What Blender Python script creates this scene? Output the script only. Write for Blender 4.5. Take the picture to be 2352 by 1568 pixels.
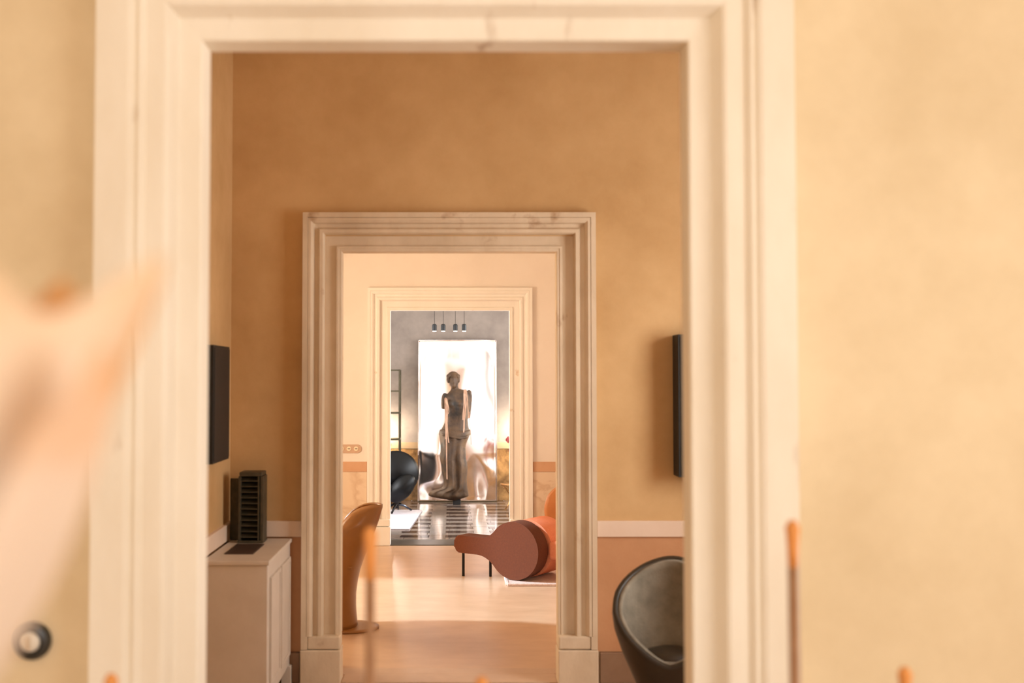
import bpy, bmesh, math, random
from mathutils import Vector, Matrix
random.seed(7)
for o in list(bpy.data.objects): bpy.data.objects.remove(o, do_unlink=True)
S = bpy.context.scene
COL = S.collection
PI = math.pi

# ------------------------------------------------------------------ camera
cam_d = bpy.data.cameras.new('camera'); cam = bpy.data.objects.new('camera', cam_d); COL.objects.link(cam)
cam.location = (0, 0, 1.675)
cam.rotation_euler = (math.radians(90) + math.atan(84 / 2450), 0, 0)
cam_d.sensor_width = 36; cam_d.lens = 2450 / 2352 * 36
cam_d.shift_x = 141 / 2352
cam_d.clip_start = 0.05
cam_d.dof.use_dof = True; cam_d.dof.focus_distance = 9.5; cam_d.dof.aperture_fstop = 1.9
S.camera = cam
# ------------------------------------------------------------------ exposure
S.view_settings.view_transform = 'Standard'; S.view_settings.look = 'None'
S.view_settings.exposure = 0.0; S.view_settings.gamma = 1.0; S.view_settings.use_curve_mapping = False
# ------------------------------------------------------------------ world, sun, daylight at the windows
w = bpy.data.worlds.new('sky'); S.world = w; w.use_nodes = True
w.node_tree.nodes['Background'].inputs[0].default_value = (1.0, 0.93, 0.86, 1)
w.node_tree.nodes['Background'].inputs[1].default_value = 1.2
def sun(direction, strength, angle, color):
    d = bpy.data.lights.new('sun', 'SUN'); d.energy = strength; d.angle = math.radians(angle); d.color = color
    o = bpy.data.objects.new('sun', d); COL.objects.link(o)
    o.rotation_euler = Vector(direction).to_track_quat('-Z', 'Y').to_euler(); o.location = (-8, 8, 6)
def daylight(loc, direction, sx, sy, power, color):
    d = bpy.data.lights.new('window_daylight', 'AREA'); d.shape = 'RECTANGLE'; d.size = sx; d.size_y = sy
    d.energy = power; d.color = color
    o = bpy.data.objects.new('window_daylight', d); COL.objects.link(o); o.location = loc
    o.rotation_euler = Vector(direction).to_track_quat('-Z', 'Z').to_euler()
    return o
WARM = (1.0, 0.88, 0.74)
sun((1, -0.02, -0.62), 6.5, 4.0, (0.55, 0.79, 1.0))
daylight((3.05, 0.3, 1.95), (-1, 0.0, 0), 2.2, 2.5, 80, (1.0, 0.99, 0.96))       # near room, right wall
daylight((-0.6, -3.45, 2.0), (0, 1, 0), 2.2, 2.5, 80, (1.0, 0.99, 0.96))      # near room, behind the camera
daylight((2.65, 4.45, 1.9), (-1, 0, 0), 1.3, 2.3, 105, (1.0, 0.96, 0.90))                  # middle room, right wall
daylight((-2.75, 8.2, 1.7), (1, 0, 0), 1.7, 2.4, 145, (1.0, 0.74, 0.45))  # sofa room, left wall
daylight((3.15, 12.5, 1.9), (-1, 0, 0), 1.9, 2.7, 330, (0.95, 0.97, 1.0))    # statue room, right wall
daylight((-3.15, 12.3, 1.9), (1, 0, 0), 1.5, 2.5, 220, (0.95, 0.97, 1.0))     # statue room, left wall

# ------------------------------------------------------------------ helpers
def rgb(r, g, b):
    def l(c):
        c /= 255
        return c / 12.92 if c <= 0.04045 else ((c + 0.055) / 1.055) ** 2.4
    return (l(r), l(g), l(b), 1)
def mat(name, c1, c2=None, scale=2.0, rough=0.7, metal=0.0, bump=0.0, bump_scale=40.0, detail=6, stretch=(1, 1, 1), lo=0.35, hi=0.65, spec=0.5, coat=0.0, stains=None):
    m = bpy.data.materials.new(name); m.use_nodes = True
    nt = m.node_tree; n = nt.nodes; L = nt.links; b = n['Principled BSDF']
    b.inputs['Roughness'].default_value = rough; b.inputs['Metallic'].default_value = metal
    b.inputs['Specular IOR Level'].default_value = spec; b.inputs['Coat Weight'].default_value = coat
    tc = n.new('ShaderNodeTexCoord'); mp = n.new('ShaderNodeMapping'); mp.inputs['Scale'].default_value = stretch
    L.new(tc.outputs['Object'], mp.inputs['Vector'])
    if c2 is None:
        b.inputs['Base Color'].default_value = c1
    else:
        nz = n.new('ShaderNodeTexNoise'); nz.inputs['Scale'].default_value = scale; nz.inputs['Detail'].default_value = detail
        nz.inputs['Roughness'].default_value = 0.62
        L.new(mp.outputs[0], nz.inputs['Vector'])
        r = n.new('ShaderNodeValToRGB'); r.color_ramp.elements[0].position = lo; r.color_ramp.elements[1].position = hi
        r.color_ramp.elements[0].color = c1; r.color_ramp.elements[1].color = c2
        L.new(nz.outputs['Fac'], r.inputs['Fac'])
        out = r.outputs['Color']
        if stains:
            sc, sscale, thr, smap = stains
            mp2 = n.new('ShaderNodeMapping'); mp2.inputs['Scale'].default_value = smap; L.new(tc.outputs['Object'], mp2.inputs['Vector'])
            n2 = n.new('ShaderNodeTexNoise'); n2.inputs['Scale'].default_value = sscale; n2.inputs['Detail'].default_value = 8
            L.new(mp2.outputs[0], n2.inputs['Vector'])
            r2 = n.new('ShaderNodeValToRGB'); r2.color_ramp.elements[0].position = thr; r2.color_ramp.elements[1].position = min(1, thr + 0.12)
            L.new(n2.outputs['Fac'], r2.inputs['Fac'])
            mx = n.new('ShaderNodeMix'); mx.data_type = 'RGBA'
            L.new(r2.outputs['Color'], mx.inputs['Factor']); L.new(out, mx.inputs['A']); mx.inputs['B'].default_value = sc
            out = mx.outputs['Result']
        L.new(out, b.inputs['Base Color'])
    if bump:
        nb = n.new('ShaderNodeTexNoise'); nb.inputs['Scale'].default_value = bump_scale; nb.inputs['Detail'].default_value = 5
        L.new(mp.outputs[0], nb.inputs['Vector'])
        bp = n.new('ShaderNodeBump'); bp.inputs['Strength'].default_value = bump; bp.inputs['Distance'].default_value = 0.01
        L.new(nb.outputs['Fac'], bp.inputs['Height']); L.new(bp.outputs[0], b.inputs['Normal'])
    return m
def emis(name, col, s):
    m = bpy.data.materials.new(name); m.use_nodes = True; b = m.node_tree.nodes['Principled BSDF']
    b.inputs['Base Color'].default_value = col; b.inputs['Emission Color'].default_value = col; b.inputs['Emission Strength'].default_value = s
    return m
def tag(o, label=None, cat=None, group=None, kind=None):
    if label: o['label'] = label
    if cat: o['category'] = cat
    if group: o['group'] = group
    if kind: o['kind'] = kind
    return o
def obj(name, bm, m, parent=None, smooth=False, loc=None, rot=None):
    me = bpy.data.meshes.new(name)
    bmesh.ops.recalc_face_normals(bm, faces=bm.faces[:])
    bm.to_mesh(me); bm.free()
    me.materials.append(m)
    if smooth:
        for p in me.polygons: p.use_smooth = True
    o = bpy.data.objects.new(name, me); COL.objects.link(o)
    if parent: o.parent = parent
    if loc: o.location = loc
    if rot: o.rotation_euler = rot
    return o
def thing(name, label, cat, loc=(0, 0, 0), rotz=0, group=None):
    o = bpy.data.objects.new(name, None); COL.objects.link(o); o.empty_display_size = 0.1
    o.location = loc; o.rotation_euler = (0, 0, rotz)
    return tag(o, label, cat, group)
def NB(): return bmesh.new()
def bx(bm, x0, x1, y0, y1, z0, z1, bev=0.0):
    vs = [bm.verts.new((x, y, z)) for x in (x0, x1) for y in (y0, y1) for z in (z0, z1)]
    fs = []
    for q in ((0, 1, 3, 2), (4, 6, 7, 5), (0, 4, 5, 1), (2, 3, 7, 6), (0, 2, 6, 4), (1, 5, 7, 3)):
        fs.append(bm.faces.new([vs[i] for i in q]))
    if bev:
        es = {e for f in fs for e in f.edges}
        bmesh.ops.bevel(bm, geom=list(es), offset=bev, segments=2, affect='EDGES', profile=0.5)
    return bm
def box(name, x0, x1, y0, y1, z0, z1, m, parent=None, bev=0.0):
    return obj(name, bx(NB(), x0, x1, y0, y1, z0, z1, bev), m, parent)
def rings(bm, rs, cap=True, closed=True):
    vr = [[bm.verts.new(p) for p in r] for r in rs]
    n = len(vr[0])
    for a, b in zip(vr[:-1], vr[1:]):
        for i in range(n if closed else n - 1):
            j = (i + 1) % n
            bm.faces.new((a[i], a[j], b[j], b[i]))
    if cap and closed:
        bm.faces.new(vr[0][::-1]); bm.faces.new(vr[-1])
    return bm
def lathe(bm, prof, n=24, c=(0, 0, 0), cap=True):
    return rings(bm, [[(c[0] + r * math.cos(2 * PI * i / n), c[1] + r * math.sin(2 * PI * i / n), c[2] + z) for i in range(n)] for r, z in prof], cap)
def tube(bm, pts, rad, n=8):
    pts = [Vector(p) for p in pts]
    rs = []; prev = None
    for i, p in enumerate(pts):
        t = (pts[min(i + 1, len(pts) - 1)] - pts[max(i - 1, 0)]).normalized()
        if prev is None:
            a = Vector((0, 0, 1)) if abs(t.z) < 0.9 else Vector((1, 0, 0))
            u = t.cross(a).normalized()
        else:
            u = (prev - t * prev.dot(t)).normalized()
        prev = u; v = t.cross(u)
        r = rad[i] if isinstance(rad, (list, tuple)) else rad
        rs.append([p + (u * math.cos(2 * PI * k / n) + v * math.sin(2 * PI * k / n)) * r for k in range(n)])
    return rings(bm, rs)
def prism(bm, poly, y0, y1, bev=0.0, seg=3):
    """poly in XZ, extruded along Y"""
    a = [bm.verts.new((x, y0, z)) for x, z in poly]; b = [bm.verts.new((x, y1, z)) for x, z in poly]
    f0 = bm.faces.new(a); f1 = bm.faces.new(b[::-1]); n = len(poly)
    for i in range(n):
        j = (i + 1) % n; bm.faces.new((a[i], b[i], b[j], a[j]))
    if bev:
        es = list(f0.edges) + list(f1.edges)
        bmesh.ops.bevel(bm, geom=es, offset=bev, segments=seg, affect='EDGES', profile=0.5)
    return bm
def grid(bm, fn, nu, nv, closed_u=False):
    vs = [[bm.verts.new(fn(i / (nu if closed_u else nu - 1), j / (nv - 1))) for j in range(nv)] for i in range(nu)]
    for i in range(nu if closed_u else nu - 1):
        for j in range(nv - 1):
            k = (i + 1) % nu
            bm.faces.new((vs[i][j], vs[k][j], vs[k][j + 1], vs[i][j + 1]))
    return bm
def solid(o, t, off=0.0, sub=0):
    if sub:
        m = o.modifiers.new('sub', 'SUBSURF'); m.levels = sub; m.render_levels = sub
    m = o.modifiers.new('solid', 'SOLIDIFY'); m.thickness = t; m.offset = off
    return o
def lerp(tab, z):
    """tab: list of (z, v...) sorted descending or ascending"""
    t = sorted(tab)
    if z <= t[0][0]: return t[0][1:]
    for a, b in zip(t[:-1], t[1:]):
        if z <= b[0]:
            k = (z - a[0]) / (b[0] - a[0]); return tuple(p + (q - p) * k for p, q in zip(a[1:], b[1:]))
    return t[-1][1:]

# ------------------------------------------------------------------ materials
M = {}
M['cream'] = mat('cream_plaster', rgb(219, 195, 156), rgb(236, 214, 177), 1.6, 0.8, bump=0.08, bump_scale=25)
M['ochre'] = mat('ochre_plaster', rgb(197, 156, 104), rgb(220, 182, 131), 1.8, 0.75, bump=0.1, bump_scale=30, lo=0.3, hi=0.7)
M['peach'] = mat('peach_plaster', rgb(237, 226, 217), rgb(243, 233, 225), 1.4, 0.8, bump=0.05)
M['grey'] = mat('grey_plaster', rgb(108, 96, 87), rgb(130, 117, 106), 2.4, 0.8, bump=0.1, bump_scale=20)
M['white'] = mat('ceiling_white', rgb(244, 232, 214), rgb(247, 236, 220), 2, 0.85)
M['bounce_white'] = mat('bounce_white_plaster', rgb(244, 244, 246), rgb(247, 247, 248), 2, 0.8)  # bounce colour, brightens what the steel panel mirrors
M['stone_near'] = mat('ivory_limestone', rgb(236, 222, 200), rgb(246, 235, 217), 3.0, 0.7, bump=0.25, bump_scale=18, stretch=(1, 1, 0.35), stains=(rgb(176, 140, 104), 5.0, 0.655, (2.2, 1, 0.5)))
M['stone_mid'] = mat('tan_limestone', rgb(214, 192, 163), rgb(231, 211, 184), 4.0, 0.75, bump=0.5, bump_scale=14, stretch=(1, 1, 0.5), stains=(rgb(168, 126, 86), 6.0, 0.66, (1, 1, 1)))
M['stone_far'] = mat('pale_limestone', rgb(243, 237, 230), rgb(248, 243, 237), 4.0, 0.75, bump=0.3, bump_scale=14, stretch=(1, 1, 0.4), stains=(rgb(205, 168, 130), 7.0, 0.7, (1, 1, 1)))
M['rail'] = mat('blush_stone', rgb(232, 206, 184), rgb(238, 214, 194), 5, 0.6)
M['dado'] = mat('terracotta_plaster', rgb(196, 142, 100), rgb(206, 154, 112), 3, 0.7, bump=0.1)
M['base'] = mat('brown_stone', rgb(134, 102, 78), rgb(150, 118, 92), 5, 0.5)
M['band'] = mat('orange_band', rgb(208, 162, 128), rgb(214, 170, 136), 6, 0.7)
M['floor'] = mat('honey_terrazzo', rgb(196, 158, 124), rgb(211, 175, 142), 3.0, 0.32, bump=0.02, lo=0.3, hi=0.7, stretch=(1, 2, 1))
M['floor_near'] = mat('stone_floor', rgb(196, 164, 134), rgb(208, 178, 150), 3.0, 0.4)
M['thresh'] = mat('dark_threshold_stone', rgb(58, 52, 44), rgb(84, 76, 64), 4, 0.3)
M['thresh_tan'] = mat('tan_threshold_stone', rgb(196, 164, 138), rgb(208, 178, 152), 4, 0.4)
def marble(name, base, vein, scale, rough):
    m = bpy.data.materials.new(name); m.use_nodes = True; nt = m.node_tree; n = nt.nodes; L = nt.links; b = n['Principled BSDF']
    b.inputs['Roughness'].default_value = rough
    tc = n.new('ShaderNodeTexCoord'); nz = n.new('ShaderNodeTexNoise'); nz.inputs['Scale'].default_value = scale; nz.inputs['Detail'].default_value = 7
    nz.inputs['Distortion'].default_value = 1.4
    L.new(tc.outputs['Object'], nz.inputs['Vector'])
    r = n.new('ShaderNodeValToRGB'); e = r.color_ramp.elements
    e[0].position = 0.44; e[0].color = base; e[1].position = 0.50; e[1].color = vein
    q = e.new(0.53); q.color = base
    L.new(nz.outputs['Fac'], r.inputs['Fac']); L.new(r.outputs['Color'], b.inputs['Base Color'])
    return m
M['marble'] = marble('peach_marble', rgb(232, 210, 186), rgb(216, 188, 160), 1.3, 0.35)
M['marble_dark'] = mat('amber_marble', rgb(84, 58, 30), rgb(196, 148, 92), 3.2, 0.25, lo=0.38, hi=0.7)
M['rail_far'] = mat('far_rail', rgb(132, 106, 76), rgb(142, 116, 86), 4, 0.5)
M['paint'] = mat('cream_cabinet_paint', rgb(212, 199, 185), rgb(219, 207, 194), 6, 0.55)
M['black'] = mat('black_casing', rgb(24, 25, 26), rgb(30, 31, 33), 10, 0.55)
M['louvre'] = mat('dark_green_metal', rgb(66, 62, 48), rgb(88, 80, 62), 20, 0.5, metal=0.3)
M['louvre_in'] = mat('louvre_inside', rgb(20, 22, 18), rgb(26, 26, 20), 9, 0.8)
M['grille'] = mat('dark_grille', rgb(62, 44, 34), rgb(74, 54, 42), 12, 0.6)
M['felt'] = mat('grey_felt', rgb(120, 111, 96), rgb(146, 136, 120), 9, 0.9, bump=0.25, bump_scale=120)
M['felt_dark'] = mat('dark_brown_shell', rgb(42, 32, 19), rgb(52, 40, 25), 8, 0.5)
M['caramel'] = mat('caramel_plastic', rgb(144, 94, 42), rgb(152, 102, 50), 4, 0.32)
M['rust'] = mat('rust_wool', rgb(95, 45, 18), rgb(103, 50, 21), 60, 0.9, bump=0.15, bump_scale=220)
M['orange'] = mat('orange_wool', rgb(236, 142, 104), rgb(242, 152, 114), 60, 0.9, bump=0.15, bump_scale=220)
M['tan'] = mat('tan_leather', rgb(196, 122, 66), rgb(206, 132, 76), 5, 0.5)
M['iron'] = mat('black_iron', rgb(28, 24, 22), rgb(36, 32, 30), 10, 0.4, metal=0.6)
M['rug'] = mat('blush_rug', rgb(222, 194, 182), rgb(236, 212, 202), 40, 0.95, bump=0.6, bump_scale=160)
M['rug_w'] = mat('white_rug', rgb(190, 180, 184), rgb(204, 195, 198), 30, 0.95, bump=0.5, bump_scale=150)
M['leather'] = mat('black_leather', rgb(8, 8, 8), rgb(14, 14, 15), 9, 0.45, spec=0.25)
M['steel_blue'] = mat('chrome_leg', rgb(90, 96, 108), None, rough=0.2, metal=1.0)
M['brass'] = mat('brass', rgb(206, 160, 104), None, rough=0.22, metal=1.0)
M['bronze_frame'] = mat('bronze_frame', rgb(78, 72, 56), rgb(92, 86, 68), 8, 0.35, metal=0.7)
M['bronze'] = mat('aged_bronze', rgb(58, 39, 21), rgb(90, 64, 38), 7, 0.65, bump=0.4, bump_scale=35, metal=0.0, stains=(rgb(32, 26, 19), 4.0, 0.55, (1, 1, 1)))
M['ribbon'] = mat('pink_ribbon', rgb(172, 132, 106), rgb(190, 152, 126), 20, 0.7)
M['ivory'] = mat('ivory_plastic', rgb(244, 226, 200), None, rough=0.4)
M['plate'] = mat('copper_plate', rgb(204, 172, 148), None, rough=0.4)
M['china'] = mat('white_porcelain', rgb(222, 210, 192), rgb(228, 217, 200), 12, 0.3)
M['bake'] = mat('black_bakelite', rgb(42, 40, 36), rgb(50, 47, 42), 8, 0.35)
M['stalk'] = mat('brown_stalk', rgb(150, 106, 72), rgb(164, 120, 84), 15, 0.7)
M['bud'] = mat('orange_bud', rgb(214, 136, 66), rgb(226, 152, 82), 20, 0.8)
M['redleaf'] = mat('red_leaf', rgb(120, 30, 26), rgb(150, 44, 34), 12, 0.6)
M['vase'] = mat('sand_ceramic', rgb(196, 168, 136), rgb(206, 180, 148), 6, 0.6)
M['slab'] = mat('board_pale', rgb(120, 104, 92), rgb(140, 122, 108), 6, 0.11, stretch=(0.4, 3, 1))
M['slab_d'] = mat('board_dark', rgb(50, 36, 30), rgb(66, 48, 40), 6, 0.11, stretch=(0.4, 3, 1))
M['slab_bed'] = mat('board_bed', rgb(40, 34, 30), None, rough=0.6)
M['lamp_on'] = emis('lamp_glow', (1.0, 0.86, 0.66, 1), 6)
M['mirror'] = mat('polished_steel', rgb(240, 226, 218), None, rough=0.14, metal=1.0)

# ------------------------------------------------------------------ structure
Y1, Y2, Y3, Y4 = 2.65, 5.95, 10.77, 14.7           # door walls and end wall (faces towards the camera)
CH = 4.2
def st(name, bm, m, label, parent=None):
    o = obj(name, bm, m, parent)
    return tag(o, label, name.split('_')[0], kind='structure') if parent is None else o
def door_wall(name, y0, y1, xl, xr, ol, orr, top, m, label):
    bm = NB(); bx(bm, xl, ol, y0, y1, 0, CH); bx(bm, orr, xr, y0, y1, 0, CH); bx(bm, ol, orr, y0, y1, top, CH)
    return st(name, bm, m, label)
# each dividing wall is two plaster leaves so that each side has its own colour
door_wall('wall_near', Y1, 2.80, -3, 3, -0.74, 0.71, 2.63, M['cream'], 'cream plaster wall around the nearest doorway')
door_wall('wall_near_rear', 2.80, 2.95, -3, 3, -0.74, 0.71, 2.63, M['ochre'], 'ochre plaster rear side of the nearest doorway wall')
door_wall('wall_middle', Y2, 6.15, -3, 3, -0.70, 0.69, 2.47, M['ochre'], 'ochre plaster wall around the second doorway')
door_wall('wall_middle_rear', 6.15, 6.35, -3, 3, -0.70, 0.69, 2.47, M['peach'], 'peach plaster rear side of the second doorway wall')
door_wall('wall_far', Y3, 10.95, -3.2, 3.2, -0.70, 0.69, 2.45, M['peach'], 'peach plaster wall around the third doorway')
door_wall('wall_far_rear', 10.95, 11.12, -3.2, 3.2, -0.70, 0.69, 2.45, M['bounce_white'], 'rear side of the third doorway wall, whitened to brighten the steel panel')  # unseen side, made white so the steel panel reflects brighter
st('wall_end', bx(NB(), -3.2, 3.2, Y4, Y4 + 0.2, 0, CH), M['grey'], 'grey plaster end wall behind the statue')
st('wall_behind', (lambda b: (bx(b, -3, -1.7, -3.5, -3.3, 0, CH), bx(b, 0.5, 3, -3.5, -3.3, 0, CH), bx(b, -1.7, 0.5, -3.5, -3.3, 0, 0.75), bx(b, -1.7, 0.5, -3.5, -3.3, 3.25, CH), b)[-1])(NB()), M['cream'], 'cream wall with a window behind the camera')
def side_wall(name, x0, x1, y0, y1, win, m, label):
    bm = NB()
    if win is None: bx(bm, x0, x1, y0, y1, 0, CH)
    else:
        a, b, c, d = win
        bx(bm, x0, x1, y0, a, 0, CH); bx(bm, x0, x1, b, y1, 0, CH)
        bx(bm, x0, x1, a, b, 0, c); bx(bm, x0, x1, a, b, d, CH)
    return st(name, bm, m, label)
side_wall('wall_left_near', -3.2, -3.0, -3.5, 2.95, None, M['cream'], 'cream plaster left wall of the nearest room')
side_wall('wall_right_near', 2.8, 3.0, -3.3, Y1, (-0.8, 1.4, 0.7, 3.2), M['cream'], 'cream plaster right wall of the nearest room')
side_wall('wall_left_middle', -1.42, -1.225, 2.95, Y2, None, M['ochre'], 'ochre plaster left wall behind the white cabinet')
side_wall('wall_right_middle', 2.4, 2.6, 2.95, Y2, (3.8, 5.1, 0.7, 3.0), M['ochre'], 'ochre plaster right wall of the second room')
side_wall('wall_left_sofa', -2.7, -2.5, 6.35, Y3, (7.3, 9.1, 0.35, 3.0), M['peach'], 'peach plaster left wall of the sofa room')
side_wall('wall_right_sofa', 2.5, 2.7, 6.35, Y3, None, M['peach'], 'peach plaster right wall of the sofa room')
side_wall('wall_left_statue', -3.1, -2.9, 11.12, Y4, (11.5, 13.1, 0.6, 3.2), M['grey'], 'grey plaster left wall of the statue room')
side_wall('wall_right_statue', 2.9, 3.1, 11.12, Y4, (11.7, 13.7, 0.5, 3.3), M['grey'], 'grey plaster right wall of the statue room')
st('ceiling', bx(NB(), -3.3, 3.3, -3.6, Y4 + 0.3, CH, CH + 0.15), M['white'], 'white ceiling above all the rooms')
st('floor_near', bx(NB(), -3, 3, -3.5, 5.98, -0.1, 0), M['floor_near'], 'tan stone floor of the two nearest rooms')
st('floor_sofa', bx(NB(), -2.7, 2.7, 5.98, 10.74, -0.1, 0), M['floor'], 'polished honey coloured floor of the sofa room')
# windows with frames
def window(n, x, y0, y1, z0, z1, label):
    t = thing('window_%d' % n, label, 'window'); t['kind'] = 'structure'
    for i, (a, b, c, d) in enumerate(((y0, y0 + 0.06, z0, z1), (y1 - 0.06, y1, z0, z1), (y0 + 0.06, y1 - 0.06, z0, z0 + 0.06), (y0 + 0.06, y1 - 0.06, z1 - 0.06, z1))):
        box('window_frame', x - 0.03, x + 0.03, a, b, c, d, M['white'], t)
    return t
window(1, 2.9, -0.8, 1.4, 0.7, 3.2, 'tall window in the right wall of the nearest room')
window(2, 2.5, 3.8, 5.1, 0.7, 3.0, 'tall window in the right wall of the second room')
window(3, -2.6, 7.3, 9.1, 0.35, 3.0, 'tall window in the left wall of the sofa room')
window(4, 3.0, 11.7, 13.7, 0.5, 3.3, 'tall window in the right wall of the statue room')
window(5, -3.0, 11.5, 13.1, 0.6, 3.2, 'tall window in the left wall of the statue room')

# --------------------------------------------------------------- stone door surrounds
def surround(n, y, ol, orr, top, prof, m, label, plinth=0.19, ret=0.07, depth=0.08):
    """prof: list of (offset from opening, proud of wall)"""
    t = thing('door_%d' % n, label, 'doorway'); t['kind'] = 'structure'
    W = prof[-1][0]
    P = [(0.0, -depth)] + prof + [(W, -0.005)]
    hm = max(h for _, h in prof)
    z0 = plinth + ret
    def sweep(name, a, b):      # a,b functions (o,h)->point
        bm = NB(); rings(bm, [[a(o, h) for o, h in P], [b(o, h) for o, h in P]], cap=False, closed=False)
        return obj(name, bm, m, t)
    sweep('jamb', lambda o, h: (ol - o, y - h, z0), lambda o, h: (ol - o, y - h, top + o))
    sweep('lintel', lambda o, h: (ol - o, y - h, top + o), lambda o, h: (orr + o, y - h, top + o))
    sweep('jamb', lambda o, h: (orr + o, y - h, top + o), lambda o, h: (orr + o, y - h, z0))
    for s, e in ((-1, ol), (1, orr)):
        x0, x1 = (e - W + 0.035, e) if s < 0 else (e, e + W - 0.035)
        bm = NB(); bx(bm, x0, x1, y - hm * 0.92, y + depth, plinth, z0, 0.008)
        xo0, xo1 = (e - W, e - W + 0.035) if s < 0 else (e + W - 0.035, e + W)
        bx(bm, xo0, xo1, y - hm, y + depth, plinth, z0 + 0.001)
        obj('moulding_return', bm, m, t)
        x0, x1 = (e - W - 0.004, e + 0.004) if s < 0 else (e - 0.004, e + W + 0.004)
        bm = NB(); bx(bm, x0, x1, y - hm - 0.006, y + depth, 0, plinth - 0.003, 0.006)
        obj('plinth', bm, m, t)
    return t
def profile(W, g=1.0):
    k = W / 0.215
    pts = [(0.0, 0.004), (0.004, 0.008), (0.016, 0.008), (0.018, 0.012), (0.030, 0.012), (0.034, -0.008), (0.094, -0.008), (0.098, 0.036), (0.104, 0.046), (0.122, 0.046), (0.128, 0.026),
           (0.134, 0.022), (0.152, 0.026), (0.158, 0.050), (0.170, 0.060), (0.184, 0.060), (0.186, 0.055), (0.188, 0.062), (0.215, 0.062)]
    return [(a * k, b * g) for a, b in pts]
prof1 = [(0, 0.005), (0.004, 0.010), (0.050, 0.014), (0.056, 0.016), (0.076, 0.050), (0.084, 0.054), (0.128, 0.054), (0.134, 0.062), (0.142, 0.068), (0.152, 0.062), (0.158, 0.070), (0.168, 0.074), (0.246, 0.074)]
surround(1, Y1, -0.62, 0.593, 2.517, prof1, M['stone_near'], 'ivory stone surround of the nearest doorway, filling most of the frame')
surround(2, Y2, -0.607, 0.592, 2.381, profile(0.213), M['stone_mid'], 'weathered tan stone surround of the second doorway')
surround(3, Y3, -0.608, 0.594, 2.357, profile(0.23, 0.6), M['stone_far'], 'pale stone surround of the third doorway beyond the orange sofa')

# chair rails, dados and baseboards of the second room
def trim(n, args, m, label, name='trim_%d', bev=0.004):
    o = box(name % n, *args, m, None, bev); return tag(o, label, name.split('_')[0], kind='structure')
trim(1, (0.81, 2.4, Y2 - 0.022, Y2 + 0.01, 0.797, 0.885), M['rail'], 'blush stone chair rail right of the second doorway')
trim(2, (-1.225, -0.825, Y2 - 0.022, Y2 + 0.01, 0.797, 0.885), M['rail'], 'blush stone chair rail left of the second doorway')
trim(3, (-1.23, -1.203, 2.95, Y2 - 0.024, 0.797, 0.885), M['rail'], 'blush stone chair rail along the left wall over the cabinet')
trim(4, (0.81, 2.4, Y2 - 0.008, Y2 + 0.01, 0.167, 0.795), M['dado'], 'terracotta plaster dado behind the grey lounge chair', bev=0)
trim(5, (-1.225, -0.825, Y2 - 0.008, Y2 + 0.01, 0.167, 0.795), M['dado'], 'terracotta plaster dado behind the white cabinet', bev=0)
trim(1, (0.822, 2.4, Y2 - 0.03, Y2 + 0.01, 0.0, 0.165), M['base'], 'brown stone baseboard right of the second doorway', 'baseboard_right_%d')
trim(1, (-1.225, -0.83, Y2 - 0.03, Y2 + 0.01, 0.0, 0.165), M['base'], 'brown stone baseboard left of the second doorway', 'baseboard_left_%d')
# sofa room
trim(6, (-2.5, -0.842, Y3 - 0.012, Y3 + 0.01, 0.734, 0.834), M['band'], 'orange band on the peach wall under the socket plate', bev=0)
trim(7, (0.828, 2.5, Y3 - 0.012, Y3 + 0.01, 0.734, 0.834), M['band'], 'orange band on the peach wall above the tan chair', bev=0)
trim(8, (-2.5, -0.842, Y3 - 0.010, Y3 + 0.01, 0.0, 0.732), M['marble'], 'veined peach marble dado left of the third doorway', bev=0)
trim(9, (0.828, 2.5, Y3 - 0.010, Y3 + 0.01, 0.0, 0.732), M['marble'], 'veined peach marble dado right of the third doorway', bev=0)
# end wall
trim(10, (-2.9, 2.9, Y4 - 0.02, Y4 + 0.01, 0.706, 0.796), M['rail_far'], 'pale chair rail across the end wall', bev=0.003)
trim(11, (-2.9, 2.9, Y4 - 0.012, Y4 + 0.01, 0.0, 0.704), M['marble_dark'], 'amber marble dado across the end wall', bev=0)
trim(15, (-2.9, -0.70, 11.11, 11.132, 0.0, 0.704), M['marble_dark'], 'amber marble dado on the statue room side, left of its doorway', bev=0)  # unseen dado and rail pieces, put in to tint the panel's lower reflection
trim(16, (0.69, 2.9, 11.11, 11.132, 0.0, 0.704), M['marble_dark'], 'amber marble dado on the statue room side, right of its doorway', bev=0)
trim(17, (-2.9, -0.70, 11.11, 11.14, 0.706, 0.796), M['rail_far'], 'chair rail on the statue room side, left of its doorway', bev=0)
trim(18, (0.69, 2.9, 11.11, 11.14, 0.706, 0.796), M['rail_far'], 'chair rail on the statue room side, right of its doorway', bev=0)
# thresholds
trim(12, (-0.70, 0.69, 10.76, 11.12, -0.1, 0.004), M['thresh'], 'dark stone threshold of the third doorway', bev=0.002)
trim(13, (-0.60, 0.588, 5.93, 6.10, -0.05, 0.004), M['thresh_tan'], 'tan stone threshold slab of the second doorway', bev=0.002)
trim(14, (-0.70, 0.69, 6.104, 6.22, -0.05, 0.003), M['thresh_tan'], 'narrow tan threshold slab behind the second doorway', bev=0.002)

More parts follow.
